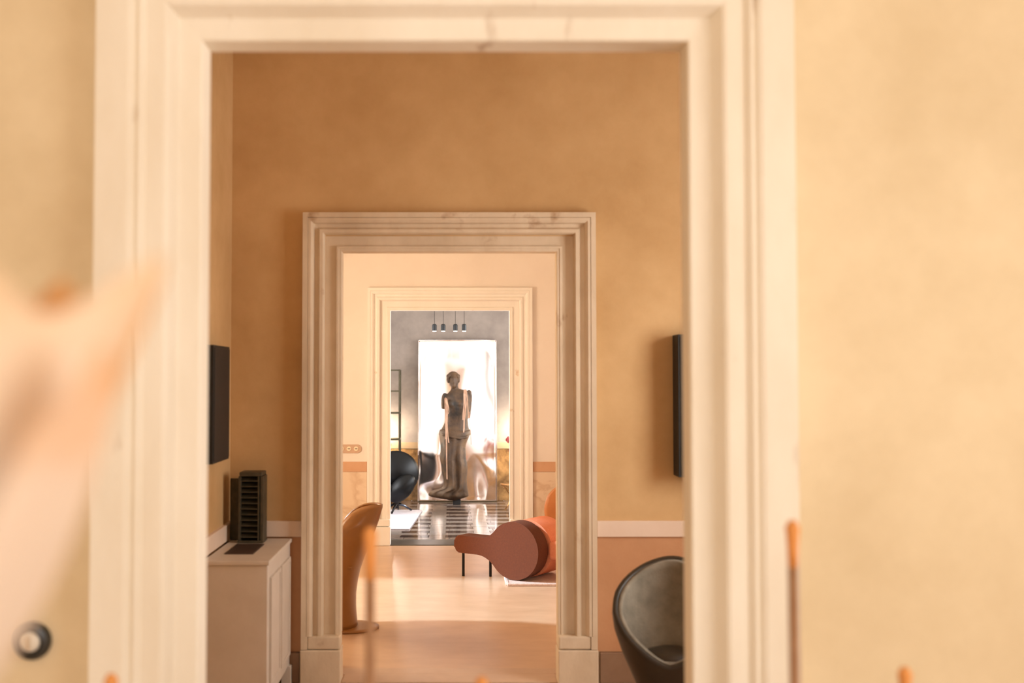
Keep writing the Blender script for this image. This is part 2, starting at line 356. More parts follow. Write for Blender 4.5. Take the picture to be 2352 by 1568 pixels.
# statue room floor: laid boards, dark ones between pale ones
fl = bpy.data.objects.new('floor_statue', None); COL.objects.link(fl); tag(fl, 'glossy floor of pale and dark boards in the statue room', 'floor', kind='structure')
box('floor_bed', -3.0, 3.0, 11.12, Y4, -0.1, -0.012, M['slab_bed'], fl)
row = 0.163; y = 11.125; i = 0
cache = {}
def board(x0, x1, y0, m, key):
    k = (key, round(x1 - x0, 3))
    if k not in cache:
        bm = bx(NB(), 0, x1 - x0 - 0.003, 0, row - 0.003, -0.014, 0.0, 0.0015); o = obj('board', bm, m, fl); cache[k] = o.data
    else:
        o = bpy.data.objects.new('board', cache[k]); COL.objects.link(o); o.parent = fl
    o.location = (x0, y0, random.uniform(-0.0006, 0.0006)); o.rotation_euler = (random.uniform(-0.0012, 0.0012), random.uniform(-0.001, 0.001), 0)
while y < Y4 - 0.05:
    if i % 2 == 0:
        x = -1.45 + (0.24 if (i // 2) % 2 else 0)
        while x < 1.3: board(x, x + 0.48, y, M['slab'], 'p'); x += 0.48
    else:
        x = -1.49
        while x < 1.3:
            board(x, x + 0.30, y, M['slab_d'], 'd'); board(x + 0.30, x + 0.48, y, M['slab'], 'p'); x += 0.48
    y += row; i += 1
for xa, xb in ((-2.9, -1.2), (1.5, 2.9)):
    box('floor_field', xa - (0.0), xb, 11.13, Y4 - 0.02, -0.016, -0.002, M['slab'], fl)

# ------------------------------------------------------------------ second room: cabinet and things
c = thing('side_cabinet', 'low cream painted cabinet against the left wall, under the louvred tower', 'cabinet', (-1.05, 5.56, 0))
def cb(name, x0, x1, y0, y1, z0, z1, m, bev=0.003, par=None):
    return box(name, x0 + 1.05, x1 + 1.05, y0 - 5.56, y1 - 5.56, z0, z1, m, par or c, bev)
cb('body', -1.20, -0.885, 5.19, 5.915, 0.105, 0.77, M['paint'])
cb('top', -1.20, -0.875, 5.18, 5.918, 0.771, 0.792, M['paint'], 0.004)
for y0, y1 in ((5.25, 5.545), (5.585, 5.875)):
    d = cb('door', -0.886, -0.879, y0, y1, 0.17, 0.70, M['paint'], 0.003)
    for a0, a1, b0, b1 in ((y0, y0 + 0.02, 0.17, 0.70), (y1 - 0.02, y1, 0.17, 0.70), (y0 + 0.02, y1 - 0.02, 0.17, 0.19), (y0 + 0.02, y1 - 0.02, 0.68, 0.70)):
        cb('door_moulding', -0.880, -0.873, a0, a1, b0, b1, M['paint'], 0.002, d)
for x0, x1, y0, y1 in ((-1.20, -1.15, 5.19, 5.24), (-0.935, -0.885, 5.19, 5.24), (-1.20, -1.15, 5.865, 5.915), (-0.925, -0.872, 5.875, 5.918)):
    cb('leg', x0, x1, y0, y1, 0, 0.106, M['paint'])
g = cb('vent_grille', -1.135, -0.99, 5.38, 5.70, 0.790, 0.796, M['grille'], 0)
for k in range(9):
    cb('grille_slat', -1.13, -0.995, 5.392 + k * 0.034, 5.408 + k * 0.034, 0.796, 0.7985, M['grille'], 0, g)
# louvred tower
t = thing('louvred_tower', 'small dark green louvred metal tower standing on the cream cabinet', 'louvred box', (-1.07, 5.80, 0.7935))
box('back_panel', -0.062, 0.06, 0.05, 0.06, 0.0, 0.36, M['louvre_in'], t)
for xa, xb in ((-0.068, -0.054), (0.036, 0.045), (0.050, 0.066)):
    box('post', xa, xb, -0.06, 0.06, 0.0, 0.355, M['louvre'], t, 0.002)
box('cap', -0.062, 0.06, -0.064, 0.06, 0.355, 0.378, M['louvre'], t, 0.004)
box('foot', -0.07, 0.068, -0.066, 0.062, 0.0, 0.012, M['louvre'], t, 0.002)
for k in range(11):
    z = 0.028 + k * 0.030
    bm = NB(); prism(bm, [(-0.054, z), (0.036, z), (0.036, z + 0.004), (-0.054, z + 0.004)], -0.058, -0.008)
    for v in bm.verts: v.co.z += (v.co.y + 0.058) * 0.45
    obj('slat', bm, M['louvre'], t)
box('side_strip', -0.132, -0.070, 0.045, 0.055, 0.0, 0.335, M['louvre'], t, 0.002)  # thin upright strip left of the louvres, same metal as the posts
# black speakers
def speaker(name, loc, dims, label, front):
    t = thing(name, label, 'speaker', loc)
    dx, dy, dz = dims
    box('casing', -dx / 2, dx / 2, -dy / 2, dy / 2, -dz / 2, dz / 2, M['black'], t, 0.003)
    if front == 'x':
        box('front_cloth', dx / 2 - 0.001, dx / 2 + 0.004, -dy / 2 + 0.012, dy / 2 - 0.012, -dz / 2 + 0.012, dz / 2 - 0.012, M['black'], t, 0.002)
    else:
        box('front_cloth', -dx / 2 + 0.012, dx / 2 - 0.012, -dy / 2 - 0.004, -dy / 2 + 0.001, -dz / 2 + 0.012, dz / 2 - 0.012, M['black'], t, 0.002)
    return t
speaker('wall_speaker', (-1.197, 5.45, 1.545), (0.056, 0.38, 0.588), 'flat black box hung on the left wall above the cabinet', 'x')
speaker('wall_speaker', (1.466, 5.87, 1.5255), (0.46, 0.14, 0.775), 'tall black box on the ochre wall right of the second doorway', 'y')

# grey lounge chair: felt shell on a narrow cone
lc = thing('lounge_chair', 'grey felt lounge chair with a wide rounded back, lower right', 'chair', (0.985, 4.80, 0), math.radians(-14))
def shell_fn(side):
    # u around (0..1), back half rises into the rounded back, front half stays at seat height
    def fn(u, v):
        a = (u - 0.5) * 2 * PI            # 0 = back (+Y), +-pi = front
        b = 0.5 + 0.5 * math.cos(a)       # 1 at back
        ztop = 0.44 + 0.39 * (b ** 0.75 if b > 0 else 0)
        z = 0.12 + (ztop - 0.12) * v
        r = lerp([(0.12, 0.06), (0.25, 0.112), (0.34, 0.145), (0.45, 0.195), (0.55, 0.232), (0.62, 0.242), (0.70, 0.235), (0.76, 0.215), (0.80, 0.195), (0.83, 0.165), (0.87, 0.12)], z)[0]
        lean = max(0, z - 0.42) * 0.25 * b
        return (r * math.sin(a) * 1.0, r * math.cos(a) * 0.85 + lean, z)
    return fn
o = obj('shell', grid(NB(), shell_fn(0), 48, 18, True), M['felt_dark'], lc, True); solid(o, 0.022, 1.0)
def lining(u, v):
    p = Vector(shell_fn(0)(u, 0.30 + 0.69 * v)); a = (u - 0.5) * 2 * PI
    return p - Vector((math.sin(a), math.cos(a), 0)) * 0.012
o = obj('lining', grid(NB(), lining, 48, 14, True), M['felt'], lc, True); solid(o, 0.02, 0)
o = obj('seat_cushion', lathe(NB(), [(0.05, 0.36), (0.10, 0.36), (0.122, 0.38), (0.128, 0.42), (0.115, 0.456), (0.07, 0.472), (0.02, 0.475)], 32, (0, -0.01, 0)), M['felt_dark'], lc, True)
o = obj('piping', lathe(NB(), [(0.126, 0.428), (0.134, 0.432), (0.134, 0.442), (0.126, 0.446), (0.118, 0.437)], 32, (0, -0.01, 0)), M['felt'], lc, True)
obj('pedestal', lathe(NB(), [(0.03, 0.015), (0.03, 0.14), (0.08, 0.145)], 20), M['iron'], lc)
obj('foot_disc', lathe(NB(), [(0.22, 0.0), (0.22, 0.008), (0.20, 0.014), (0.04, 0.02)], 36), M['iron'], lc)

# rotary switch on the near wall
sw = thing('wall_switch', 'round black wall switch with a white centre, lower left', 'switch', (-1.027, Y1, 1.030))
def disc(name, prof, m, par, n=28):
    bm = lathe(NB(), prof, n); bmesh.ops.rotate(bm, verts=bm.verts[:], matrix=Matrix.Rotation(PI / 2, 3, 'X')); return obj(name, bm, m, par, False)
disc('ring', [(0.046, 0.0), (0.046, 0.012), (0.042, 0.02), (0.030, 0.024), (0.024, 0.016), (0.01, 0.014)], M['bake'], sw)
disc('centre', [(0.023, 0.010), (0.023, 0.022), (0.018, 0.027), (0.004, 0.028)], M['china'], sw)
box('toggle', -0.003, 0.003, -0.038, -0.024, -0.014, 0.014, M['vase'], sw, 0.001)

# ------------------------------------------------------------------ sofa room
# moulded shell chair: vertical back shell that sweeps into a base
pc = thing('shell_chair', 'caramel moulded plastic shell chair, seen side on by the left jamb', 'chair', (-0.63, 7.22, 0))
back = [(0.012, 0.0), (0.06, -0.005), (0.14, -0.012), (0.23, -0.012), (0.32, 0.0), (0.40, 0.018), (0.48, 0.045), (0.56, 0.078), (0.64, 0.112), (0.72, 0.140), (0.78, 0.157), (0.81, 0.166), (0.826, 0.166)]
wid = [(0.012, 0.15), (0.1, 0.165), (0.3, 0.20), (0.45, 0.225), (0.6, 0.235), (0.72, 0.215), (0.79, 0.175), (0.815, 0.145), (0.826, 0.11)]
dep = [(0.012, 0.20), (0.2, 0.22), (0.42, 0.30), (0.55, 0.33), (0.7, 0.34), (0.80, 0.34), (0.826, 0.33)]
def pfn(u, v):
    z = 0.012 + 0.814 * (v ** 0.9); xb, = lerp(back, z); wd, = lerp(wid, z); dp, = lerp(dep, z)
    a = (u - 0.5) * PI
    c_, s_ = math.cos(a), math.sin(a)
    return (xb - dp * (1 - abs(c_) ** 0.7), wd * s_, z - 0.65 * max(0, z - 0.45) * (1 - abs(c_) ** 0.7) ** 3.0)
o = obj('back_shell', grid(NB(), pfn, 25, 36), M['caramel'], pc, True); solid(o, 0.014, 0)
def sfn(u, v):
    y_ = (u - 0.5) * 0.34; x_ = -0.02 - 0.40 * v
    return (x_, y_, 0.40 + 0.02 * v + 0.03 * (2 * abs(u - 0.5)) ** 2 - (0.12 * max(0, v - 0.85) / 0.15 * max(0, v - 0.85) / 0.15))
o = obj('seat', grid(NB(), sfn, 13, 17), M['caramel'], pc, True); solid(o, 0.014, 0)
bm = NB(); prism(bm, [(0.155 * 1.0, 0.0)] + [], 0, 0) if False else None
def bfn(u, v):
    a = 2 * PI * u; r = v
    return (-0.10 + 0.25 * math.cos(a) * r, 0.20 * math.sin(a) * r * (0.9 + 0.1 * math.cos(a)), 0.022 - 0.014 * r)
bm = grid(NB(), bfn, 36, 6, True); bmesh.ops.remove_doubles(bm, verts=bm.verts[:], dist=0.0005)
o = obj('base', bm, M['caramel'], pc, True); solid(o, 0.012, 0)

# socket plate
sp = thing('socket_plate', 'copper coloured pill shaped plate with three round sockets', 'socket plate', (-1.01, Y3, 0.965))
pts = []
for k in range(13):
    a = -PI / 2 + PI * k / 12; pts.append((0.072 + 0.042 * math.cos(a), 0.042 * math.sin(a)))
for k in range(13):
    a = PI / 2 + PI * k / 12; pts.append((-0.10 + 0.042 * math.cos(a), 0.042 * math.sin(a)))
obj('plate', prism(NB(), pts, -0.012, 0.0, 0.003, 2), M['plate'], sp)
for xk in (-0.085, -0.012, 0.060):
    s_ = disc('socket', [(0.024, 0.010), (0.024, 0.016), (0.020, 0.019), (0.003, 0.019)], M['ivory'], sp, 20); s_.location = (xk, 0, 0)
    bm = NB(); prism(bm, [(-0.017, 0.0), (0, 0.004), (0.017, 0.0), (0, -0.004)], -0.022, -0.0185); obj('slot', bm, M['grille'], s_)

# rust and orange lounge pieces
def ell(cx, cz, rx, rz, n=40): return [(cx + rx * math.cos(2 * PI * k / n), cz + rz * math.sin(2 * PI * k / n)) for k in range(n)]
def spoon(R, plank, th, zt):
    """side outline: a disc that runs into a plank on its left; disc centre at x=0,z=R"""
    cz = R; top = zt; bot = zt - th
    pts = []
    # plank end rounded
    r = 0.045
    for k in range(7):
        a = PI / 2 + k * (PI / 2) / 6; pts.append((-plank + r + r * math.cos(a), top - r + r * math.sin(a)))
    for k in range(7):
        a = PI + k * (PI / 2) / 6; pts.append((-plank + r + r * math.cos(a), bot + r + r * math.sin(a)))
    def arc_to(ang, lev, run, rev):
        a = math.radians(ang); p = (R * math.cos(a), cz + R * math.sin(a)); tg = (-math.sin(a), math.cos(a)) if ang < 180 else (math.sin(a), -math.cos(a))
        k = (lev - p[1]) / tg[1]; C = (p[0] + k * tg[0], lev); P0 = (C[0] - run, lev)
        L_ = [tuple((1 - q) ** 2 * P0[i] + 2 * q * (1 - q) * C[i] + q * q * p[i] for i in (0, 1)) for q in [j / 8 for j in range(9)]]
        return L_[::-1] if rev else L_
    pts += arc_to(220, bot, 0.11, False)
    a1, a2 = math.radians(220), math.radians(500)
    for k in range(1, 40):
        a = a1 + (a2 - a1) * k / 40; pts.append((R * math.cos(a), cz + R * math.sin(a)))
    pts += arc_to(140, top, 0.08, True)
    return pts
ZR = 0.024
rs = thing('lounge_bench', 'rust wool bench whose flat seat runs into a big round bolster', 'bench', (0.513, 8.79, ZR), math.radians(-35))
bm = prism(NB(), spoon(0.236, 0.59, 0.145, 0.318), 0.0, 0.16, 0.018, 3)
obj('upholstery', bm, M['rust'], rs, True).modifiers.new('wn', 'WEIGHTED_NORMAL')
for lx, ly in ((-0.51, 0.022), (-0.31, 0.135)):
    obj('leg', lathe(NB(), [(0.0115, -ZR + (0 if True else 0)), (0.0115, 0.20)], 12, (lx, ly, 0)), M['iron'], rs)
ob = thing('lounge_bench', 'bright orange wool bench behind the rust one, seat towards the right', 'bench', (0.638, 8.935, ZR), math.radians(-35))
obj('bolster', prism(NB(), ell(0, 0.236, 0.236, 0.236, 64), 0.0, 0.30, 0.018, 3), M['orange'], ob, True).modifiers.new('wn', 'WEIGHTED_NORMAL')
obj('seat', bx(NB(), 0.215, 0.85, -0.035, 0.30, 0.165, 0.312, 0.03), M['orange'], ob, True).modifiers.new('wn', 'WEIGHTED_NORMAL')
for lx, ly in ((0.70, 0.04), (0.70, 0.22)):
    obj('leg', lathe(NB(), [(0.0115, 0), (0.0115, 0.18)], 12, (lx, ly, 0)), M['iron'], ob)
rg = thing('area_rug', 'blush woven rug under the rust and orange benches', 'rug', (1.30, 9.35, 0))
obj('pile', bx(NB(), -0.835, 0.9, -0.69, 0.75, 0.0, 0.020, 0.008), M['rug'], rg)
for k, (a, b, c_, d) in enumerate(((-0.845, 0.905, -0.705, -0.675), (-0.855, -0.825, -0.675, 0.755))):
    obj('hem', bx(NB(), a, b, c_, d, 0.0, 0.0235, 0.008), M['rug'], rg)
# tan chair
tc_ = thing('round_back_chair', 'tan leather chair with a tall oval back behind the orange bench', 'chair', (1.17, 9.95, 0.0215), math.radians(10))
obj('backrest', prism(NB(), ell(0, 0.43, 0.30, 0.262), 0.0, 0.07, 0.025, 3), M['tan'], tc_, True)
obj('seat', lathe(NB(), [(0.1, 0.22), (0.26, 0.22), (0.28, 0.25), (0.27, 0.29), (0.1, 0.30)], 32, (0, 0.25, 0)), M['tan'], tc_, True)
for a in (-0.18, 0.18):
    for b in (0.08, 0.42): obj('leg', lathe(NB(), [(0.012, 0.0), (0.012, 0.23)], 10, (a, b, 0)), M['iron'], tc_)

# ------------------------------------------------------------------ statue room
pn = thing('steel_panel', 'tall crumpled polished steel panel leaning behind the statue', 'panel', (0.093, Y4 - 0.06, 0))
import mathutils.noise as mn
def pan(u, v):
    x = -0.53 + 1.06 * u; z = 0.012 + 2.178 * v
    e = min(u, 1 - u, 0.5) * min(v, 1 - v, 0.5)
    side = min(1.0, abs(x + 0.03) / 0.30)
    low = min(1.0, max(0.0, (1.25 - z) / 0.6))
    h = 0.30 * (1 - 0.62 * low) * (x + 0.03) ** 2
    h += mn.noise(Vector((x * 2.3, z * 1.7, 3.1))) * (0.014 + 0.020 * low) * side
    h += abs(mn.noise(Vector((x * 3.0 + z, z * 2.4 - x, 1.7)))) * 0.010 * (0.4 + low) * side
    top = min(1.0, max(0.0, (z - 1.75) / 0.35))
    h += mn.noise(Vector((x * 4.2, z * 4.0, 6.3))) * 0.012 * top * side
    return (x, -0.17 + 0.024 * z * z + h * min(1, e * 30 + 0.8), z)
o = obj('sheet', grid(NB(), pan, 60, 110), M['mirror'], pn, True); solid(o, 0.006, 0)
for u_, xs in ((0.0, -0.536), (1.0, 0.530)):
    bm = NB(); rr = []
    for k in range(15):
        p_ = pan(u_, k / 14); rr.append([(xs, p_[1] - 0.008, p_[2]), (xs + 0.006, p_[1] - 0.008, p_[2]), (xs + 0.006, p_[1] + 0.02, p_[2]), (xs, p_[1] + 0.02, p_[2])])
    obj('edge_strip', rings(bm, rr), M['mirror'], pn)
for nm, v_, zz, mm in (('top_strip', 1.0, 2.190, 'mirror'), ('bottom_strip', 0.0, 0.0, 'bronze_frame')):
    bm = NB(); rr = []
    for k in range(13):
        p_ = pan(k / 12, v_); rr.append([(p_[0], p_[1] - 0.008, zz), (p_[0], p_[1] + 0.02, zz), (p_[0], p_[1] + 0.02, zz + 0.007), (p_[0], p_[1] - 0.008, zz + 0.007)])
    obj(nm, rings(bm, rr), M[mm], pn)

# statue : generic draped classical figure, broken arms
SC = 788.6
def sx(px): return (px - 410) / SC
def sz(py): return (1450 - py) / SC + 0.05
stt = thing('statue', 'dark bronze classical figure with a draped skirt in front of the steel panel', 'statue', (0.062, 14.24, 0))
N = 40
def ring(cx, cy, z, rx, ry, fold=0.0, nf=0, ph=0.0, tilt=0.0):
    out = []
    for k in range(N):
        a = 2 * PI * k / N
        f = 1 + (fold * math.cos(nf * a + ph) if nf else 0)
        out.append((cx + rx * math.cos(a) * f, cy + ry * math.sin(a) * f, z + tilt * math.cos(a)))
    return out
bm = NB()
torso = [(735, 262, 556, .13), (700, 266, 554, .125), (670, 282, 548, .115), (640, 297, 545, .108), (600, 303, 540, .105), (560, 303, 540, .108), (520, 303, 548, .118), (480, 304, 556, .125), (440, 300, 560, .12), (400, 296, 560, .11), (360, 304, 558, .10), (330, 330, 552, .085), (312, 346, 560, .075), (297, 360, 520, .062), (280, 366, 448, .052), (262, 368, 440, .05), (235, 366, 438, .05)]
rings(bm, [ring((sx(a) + sx(b)) / 2, 0.0, sz(y_), (sx(b) - sx(a)) / 2, ry) for y_, a, b, ry in torso])
def blob(cx, cy, cz, rx, ry, rz, n=12):
    rings(bm, [[(cx + rx * math.sin(PI * j / n) * math.cos(2 * PI * i / 16), cy + ry * math.sin(PI * j / n) * math.sin(2 * PI * i / 16), cz + rz * math.cos(PI * j / n)) for i in range(16)] for j in range(n + 1) if 0 < j < n])
blob(sx(396), -0.035, sz(192), 0.064, 0.086, 0.110)          # head
blob(sx(391), -0.085, sz(244), 0.036, 0.035, 0.036)            # chin
blob(sx(392), -0.120, sz(198), 0.012, 0.02, 0.03)            # nose
blob(sx(392), -0.108, sz(170), 0.045, 0.02, 0.013)          # brow
blob(sx(391), -0.112, sz(224), 0.02, 0.012, 0.007)           # mouth
tube(bm, [(sx(296), 0, sz(355)), (sx(290), 0.0, sz(400)), (sx(287), 0.01, sz(450)), (sx(286), 0.015, sz(494))], [0.035, 0.036, 0.034, 0.026], 14)
tube(bm, [(sx(548), 0, sz(315)), (sx(560), 0.0, sz(350)), (sx(560), 0.01, sz(400)), (sx(558), 0.02, sz(470)), (sx(552), 0.03, sz(590))], [0.034, 0.036, 0.035, 0.03, 0.022], 14)
blob(sx(556), 0.0, sz(322), 0.034, 0.045, 0.038); blob(sx(300), 0.0, sz(352), 0.034, 0.045, 0.036)
for px in (362, 452): blob(sx(px), -0.092, sz(440), 0.052, 0.042, 0.046)
o = obj('figure', bm, M['bronze'], stt)
r_ = o.modifiers.new('remesh', 'REMESH'); r_.mode = 'VOXEL'; r_.voxel_size = 0.009; r_.use_smooth_shade = True
sm_ = o.modifiers.new('smooth', 'SMOOTH'); sm_.iterations = 4
# hair
bm = NB()
blob(sx(388), 0.03, sz(160), 0.084, 0.09, 0.082)
blob(sx(388), -0.01, sz(126), 0.062, 0.078, 0.034)
blob(sx(340), -0.03, sz(182), 0.030, 0.045, 0.055); blob(sx(440), -0.03, sz(180), 0.028, 0.045, 0.055)
blob(sx(345), -0.055, sz(150), 0.04, 0.04, 0.035); blob(sx(432), -0.055, sz(150), 0.04, 0.04, 0.035)
blob(sx(390), 0.10, sz(190), 0.045, 0.05, 0.045)
o = obj('hair', bm, M['bronze'], stt)
r_ = o.modifiers.new('remesh', 'REMESH'); r_.mode = 'VOXEL'; r_.voxel_size = 0.009; r_.use_smooth_shade = True
o.modifiers.new('smooth', 'SMOOTH').iterations = 6
# drapery
dr = [(706, 258, 560), (718, 246, 568), (745, 237, 573), (770, 239, 562), (800, 246, 548), (850, 252, 526), (900, 253, 518), (950, 260, 521), (1000, 246, 522), (1030, 250, 526), (1080, 264, 539), (1130, 262, 540), (1180, 275, 535), (1230, 288, 531), (1280, 289, 531), (1310, 278, 534), (1328, 250, 538), (1345, 160, 541), (1365, 135, 545), (1390, 126, 549), (1405, 136, 552), (1420, 200, 512), (1438, 320, 442), (1450, 365, 425)]
bm = NB(); rr = []
for y_, a, b in dr:
    z = sz(y_); cx = (sx(a) + sx(b)) / 2; rx = (sx(b) - sx(a)) / 2
    ry = lerp([(705, .14), (760, .155), (900, .15), (1200, .15), (1330, .17), (1400, .17), (1450, .05)], y_)[0]
    r2 = []
    for k in range(72):
        an = 2 * PI * k / 72; c_, s_ = math.cos(an), math.sin(an)
        front = max(0, -s_)
        f = 0.0
        if 760 < y_ < 1420:
            q = min(1, (y_ - 760) / 200)
            f = 0.17 * q * front * (math.sin(an * 9 + y_ * 0.004) + 0.6 * math.sin(an * 5 - y_ * 0.007 + 1))
            knee = math.exp(-((y_ - 1000) / 160) ** 2) * math.exp(-((an - 1.30 * PI) / 0.45) ** 2); f += 0.22 * knee
        elif y_ <= 760: f = 0.05 * front * math.sin(an * 4 + y_ * 0.05)
        r2.append((cx + rx * c_, ry * s_ * (1 + f), z + (0.012 * math.sin(an * 2 + 0.6) if y_ < 780 else 0)))
    rr.append(r2)
rings(bm, rr)
o = obj('drapery', bm, M['bronze'], stt, True); s_ = o.modifiers.new('sub', 'SUBSURF'); s_.levels = 1; s_.render_levels = 1
# hip roll of cloth
bm = NB()
pts = []
for k in range(21):
    q = k / 20; a = PI + PI * q
    pts.append((sx(405) + 0.193 * math.cos(a), 0.15 * math.sin(a), sz(762) + 0.022 * math.sin(q * 6 + 0.5) - 0.035 * math.sin(PI * q) + 0.02 * q))
tube(bm, pts, [0.017 + 0.007 * math.sin(k * 1.7) for k in range(21)], 10)
obj('waist_roll', bm, M['bronze'], stt, True)
obj('stand', bx(NB(), sx(385), sx(466), -0.05, 0.05, 0.0, 0.07, 0.006), M['black'], stt)
# ribbons hung over the shoulders
def ribbon(pts, wd, label, group=None):
    bm = NB(); P_ = [Vector((sx(a), yy, sz(b))) for a, b, yy in pts]
    q = []
    for i, p in enumerate(P_):
        wv = 0.95 * wd * (1 + 0.25 * math.sin(i * 2.1))
        q.append([p + Vector((-wv, 0, 0)), p + Vector((wv, 0, 0)), p + Vector((wv, 0.004, 0)), p + Vector((-wv, 0.004, 0))])
    rings(bm, q); o = obj('ribbon', bm, M['ribbon'], None); o.location = stt.location
    return tag(o, label, 'ribbon', group)
gl, gr = 'ribbons on the shoulder by the stump', 'ribbons on the raised shoulder'
ribbon([(308, 372, -0.04), (314, 395, -0.135), (318, 450, -0.165), (316, 600, -0.165), (318, 760, -0.20), (320, 1000, -0.225), (324, 1214, -0.20)], 0.0085, 'longest pink ribbon, hanging from the left shoulder to the shin of the statue')
ribbon([(300, 380, -0.06), (303, 430, -0.14), (306, 600, -0.14), (310, 720, -0.175), (306, 800, -0.20)], 0.006, 'pink ribbon nearest the arm stump, ending at the hip roll', gl)
ribbon([(322, 385, -0.12), (330, 450, -0.17), (326, 640, -0.165), (335, 780, -0.2), (343, 838, -0.205)], 0.006, 'pink ribbon slanting inward below the hip on the left shoulder', gl)
ribbon([(316, 380, -0.10), (340, 470, -0.178), (344, 520, -0.178), (336, 540, -0.172)], 0.005, 'shortest pink ribbon, over the left breast of the statue', gl)
ribbon([(504, 288, -0.03), (502, 330, -0.125), (500, 440, -0.168), (492, 540, -0.16), (490, 604, -0.15)], 0.0075, 'pink ribbon on the inner edge of the right shoulder', gr)
ribbon([(516, 286, -0.03), (514, 340, -0.12), (512, 480, -0.15), (502, 600, -0.145), (500, 690, -0.155), (497, 732, -0.19)], 0.0085, 'long pink ribbon from the right shoulder down to the waist', gr)
ribbon([(524, 290, -0.03), (532, 360, -0.11), (540, 470, -0.125), (548, 560, -0.11), (546, 585, -0.11)], 0.007, 'pink ribbon along the right upper arm of the statue', gr)
ribbon([(530, 400, -0.10), (522, 470, -0.135), (514, 560, -0.135), (508, 604, -0.135)], 0.005, 'thin pink ribbon crossing between the two right hand ribbons', gr)
ribbon([(556, 520, -0.09), (558, 600, -0.10), (568, 720, -0.17), (575, 860, -0.13)], 0.0035, 'thin cream ribbon at the outer right hip of the statue')

# pendants
for k, (x, lab) in enumerate(((-0.197, 'leftmost'), (-0.09, 'second from the left'), (0.058, 'third from the left'), (0.165, 'rightmost'))):
    p = thing('pendant_lamp', 'small black cylinder pendant lamp above the panel, ' + lab + ' of four', 'lamp', (x, 13.0, 2.25), 0, 'black pendant lamps above the panel')
    obj('shade', lathe(NB(), [(0.026, 0.0), (0.0275, 0.002), (0.0275, 0.070), (0.022, 0.080), (0.012, 0.084)], 20), M['black'], p)
    obj('diffuser', lathe(NB(), [(0.018, -0.008), (0.024, -0.004), (0.024, 0.004)], 16), M['lamp_on'], p)
    obj('cable', lathe(NB(), [(0.0025, 0.08), (0.0025, CH - 2.25)], 6), M['iron'], p)

# black lounge chair
bc = thing('swivel_chair', 'black leather swivel chair with a rounded shell, beside the metal shelf', 'chair', (-0.66, 13.30, 0.012), math.radians(0))
def sh(u, v):     # cupped round back, open to the left
    a = 2 * PI * u; r = v
    x = 0.285 * math.cos(a) * r; z = 0.275 * math.sin(a) * r
    dpt = 0.16 * (1 - r * r)
    p = Vector((x, -dpt + 0.10, z)); p.rotate(Matrix.Rotation(math.radians(-18), 3, 'Y'))
    return (p.x - 0.03, p.y, p.z + 0.47)
bm = grid(NB(), sh, 36, 12, True); bmesh.ops.remove_doubles(bm, verts=bm.verts[:], dist=0.001)
o = obj('back_shell', bm, M['leather'], bc, True); solid(o, 0.03, 0)
def arm(u, v):
    a = 2 * PI * u; r = v
    p = Vector((0.20 * math.cos(a) * r, -0.09 * (1 - r * r), 0.115 * math.sin(a) * r)); p.rotate(Matrix.Rotation(math.radians(-48), 3, 'Y'))
    return (p.x + 0.06, p.y - 0.14, p.z + 0.31)
bm = grid(NB(), arm, 30, 9, True); bmesh.ops.remove_doubles(bm, verts=bm.verts[:], dist=0.001)
o = obj('armrest', bm, M['leather'], bc, True); solid(o, 0.028, 0)
obj('seat', lathe(NB(), [(0.05, 0.22), (0.2, 0.24), (0.25, 0.28), (0.24, 0.33), (0.1, 0.35)], 30, (-0.1, 0.05, 0)), M['leather'], bc, True)
obj('column', lathe(NB(), [(0.03, 0.05), (0.026, 0.24)], 14, (-0.01, 0.0, 0)), M['iron'], bc)
for ax, ay in ((0.17, 0.10), (0.0, 0.20), (-0.20, 0.05), (-0.06, -0.2)):
    obj('leg', tube(NB(), [(-0.01, 0, 0.11), (ax * 0.5, ay * 0.5, 0.075), (ax, ay, 0.014)], [0.018, 0.015, 0.012], 10), M['steel_blue'] if ax > 0.1 else M['iron'], bc, True)
# white rug (slightly turned)
r4 = obj('white_rug', NB(), M['rug_w'])
bm = NB(); vs = [(-0.456, 11.83), (-0.357, 13.53), (-1.75, 13.60), (-1.85, 11.90)]
a = [bm.verts.new((x, y_, 0.0015)) for x, y_ in vs]; b = [bm.verts.new((x, y_, 0.014)) for x, y_ in vs]
bm.faces.new(a[::-1]); bm.faces.new(b)
for i in range(4): bm.faces.new((a[i], a[(i + 1) % 4], b[(i + 1) % 4], b[i]))
bmesh.ops.recalc_face_normals(bm, faces=bm.faces[:]); bm.to_mesh(r4.data); bm.free()
tag(r4, 'white rug under the black swivel chair', 'rug')
# metal shelf
sf = thing('metal_shelf', 'slim bronze metal shelf frame at the left behind the black chair', 'shelf', (-1.0, 14.33, 0))
for px in (-0.32, 0.32):
    for py in (-0.15, 0.15): box('post', px - 0.010, px + 0.010, py - 0.010, py + 0.010, 0, 1.79, M['bronze_frame'], sf)
for z in (0.10, 0.50, 0.86, 1.21, 1.50, 1.78):
    box('shelf_rail', -0.31, 0.31, -0.16, -0.14, z - 0.009, z + 0.009, M['bronze_frame'], sf)
    box('shelf_rail', -0.31, 0.31, 0.14, 0.16, z - 0.009, z + 0.009, M['bronze_frame'], sf)
    for px in (-0.32, 0.32): box('shelf_rail', px - 0.009, px + 0.009, -0.14, 0.14, z - 0.009, z + 0.009, M['bronze_frame'], sf)
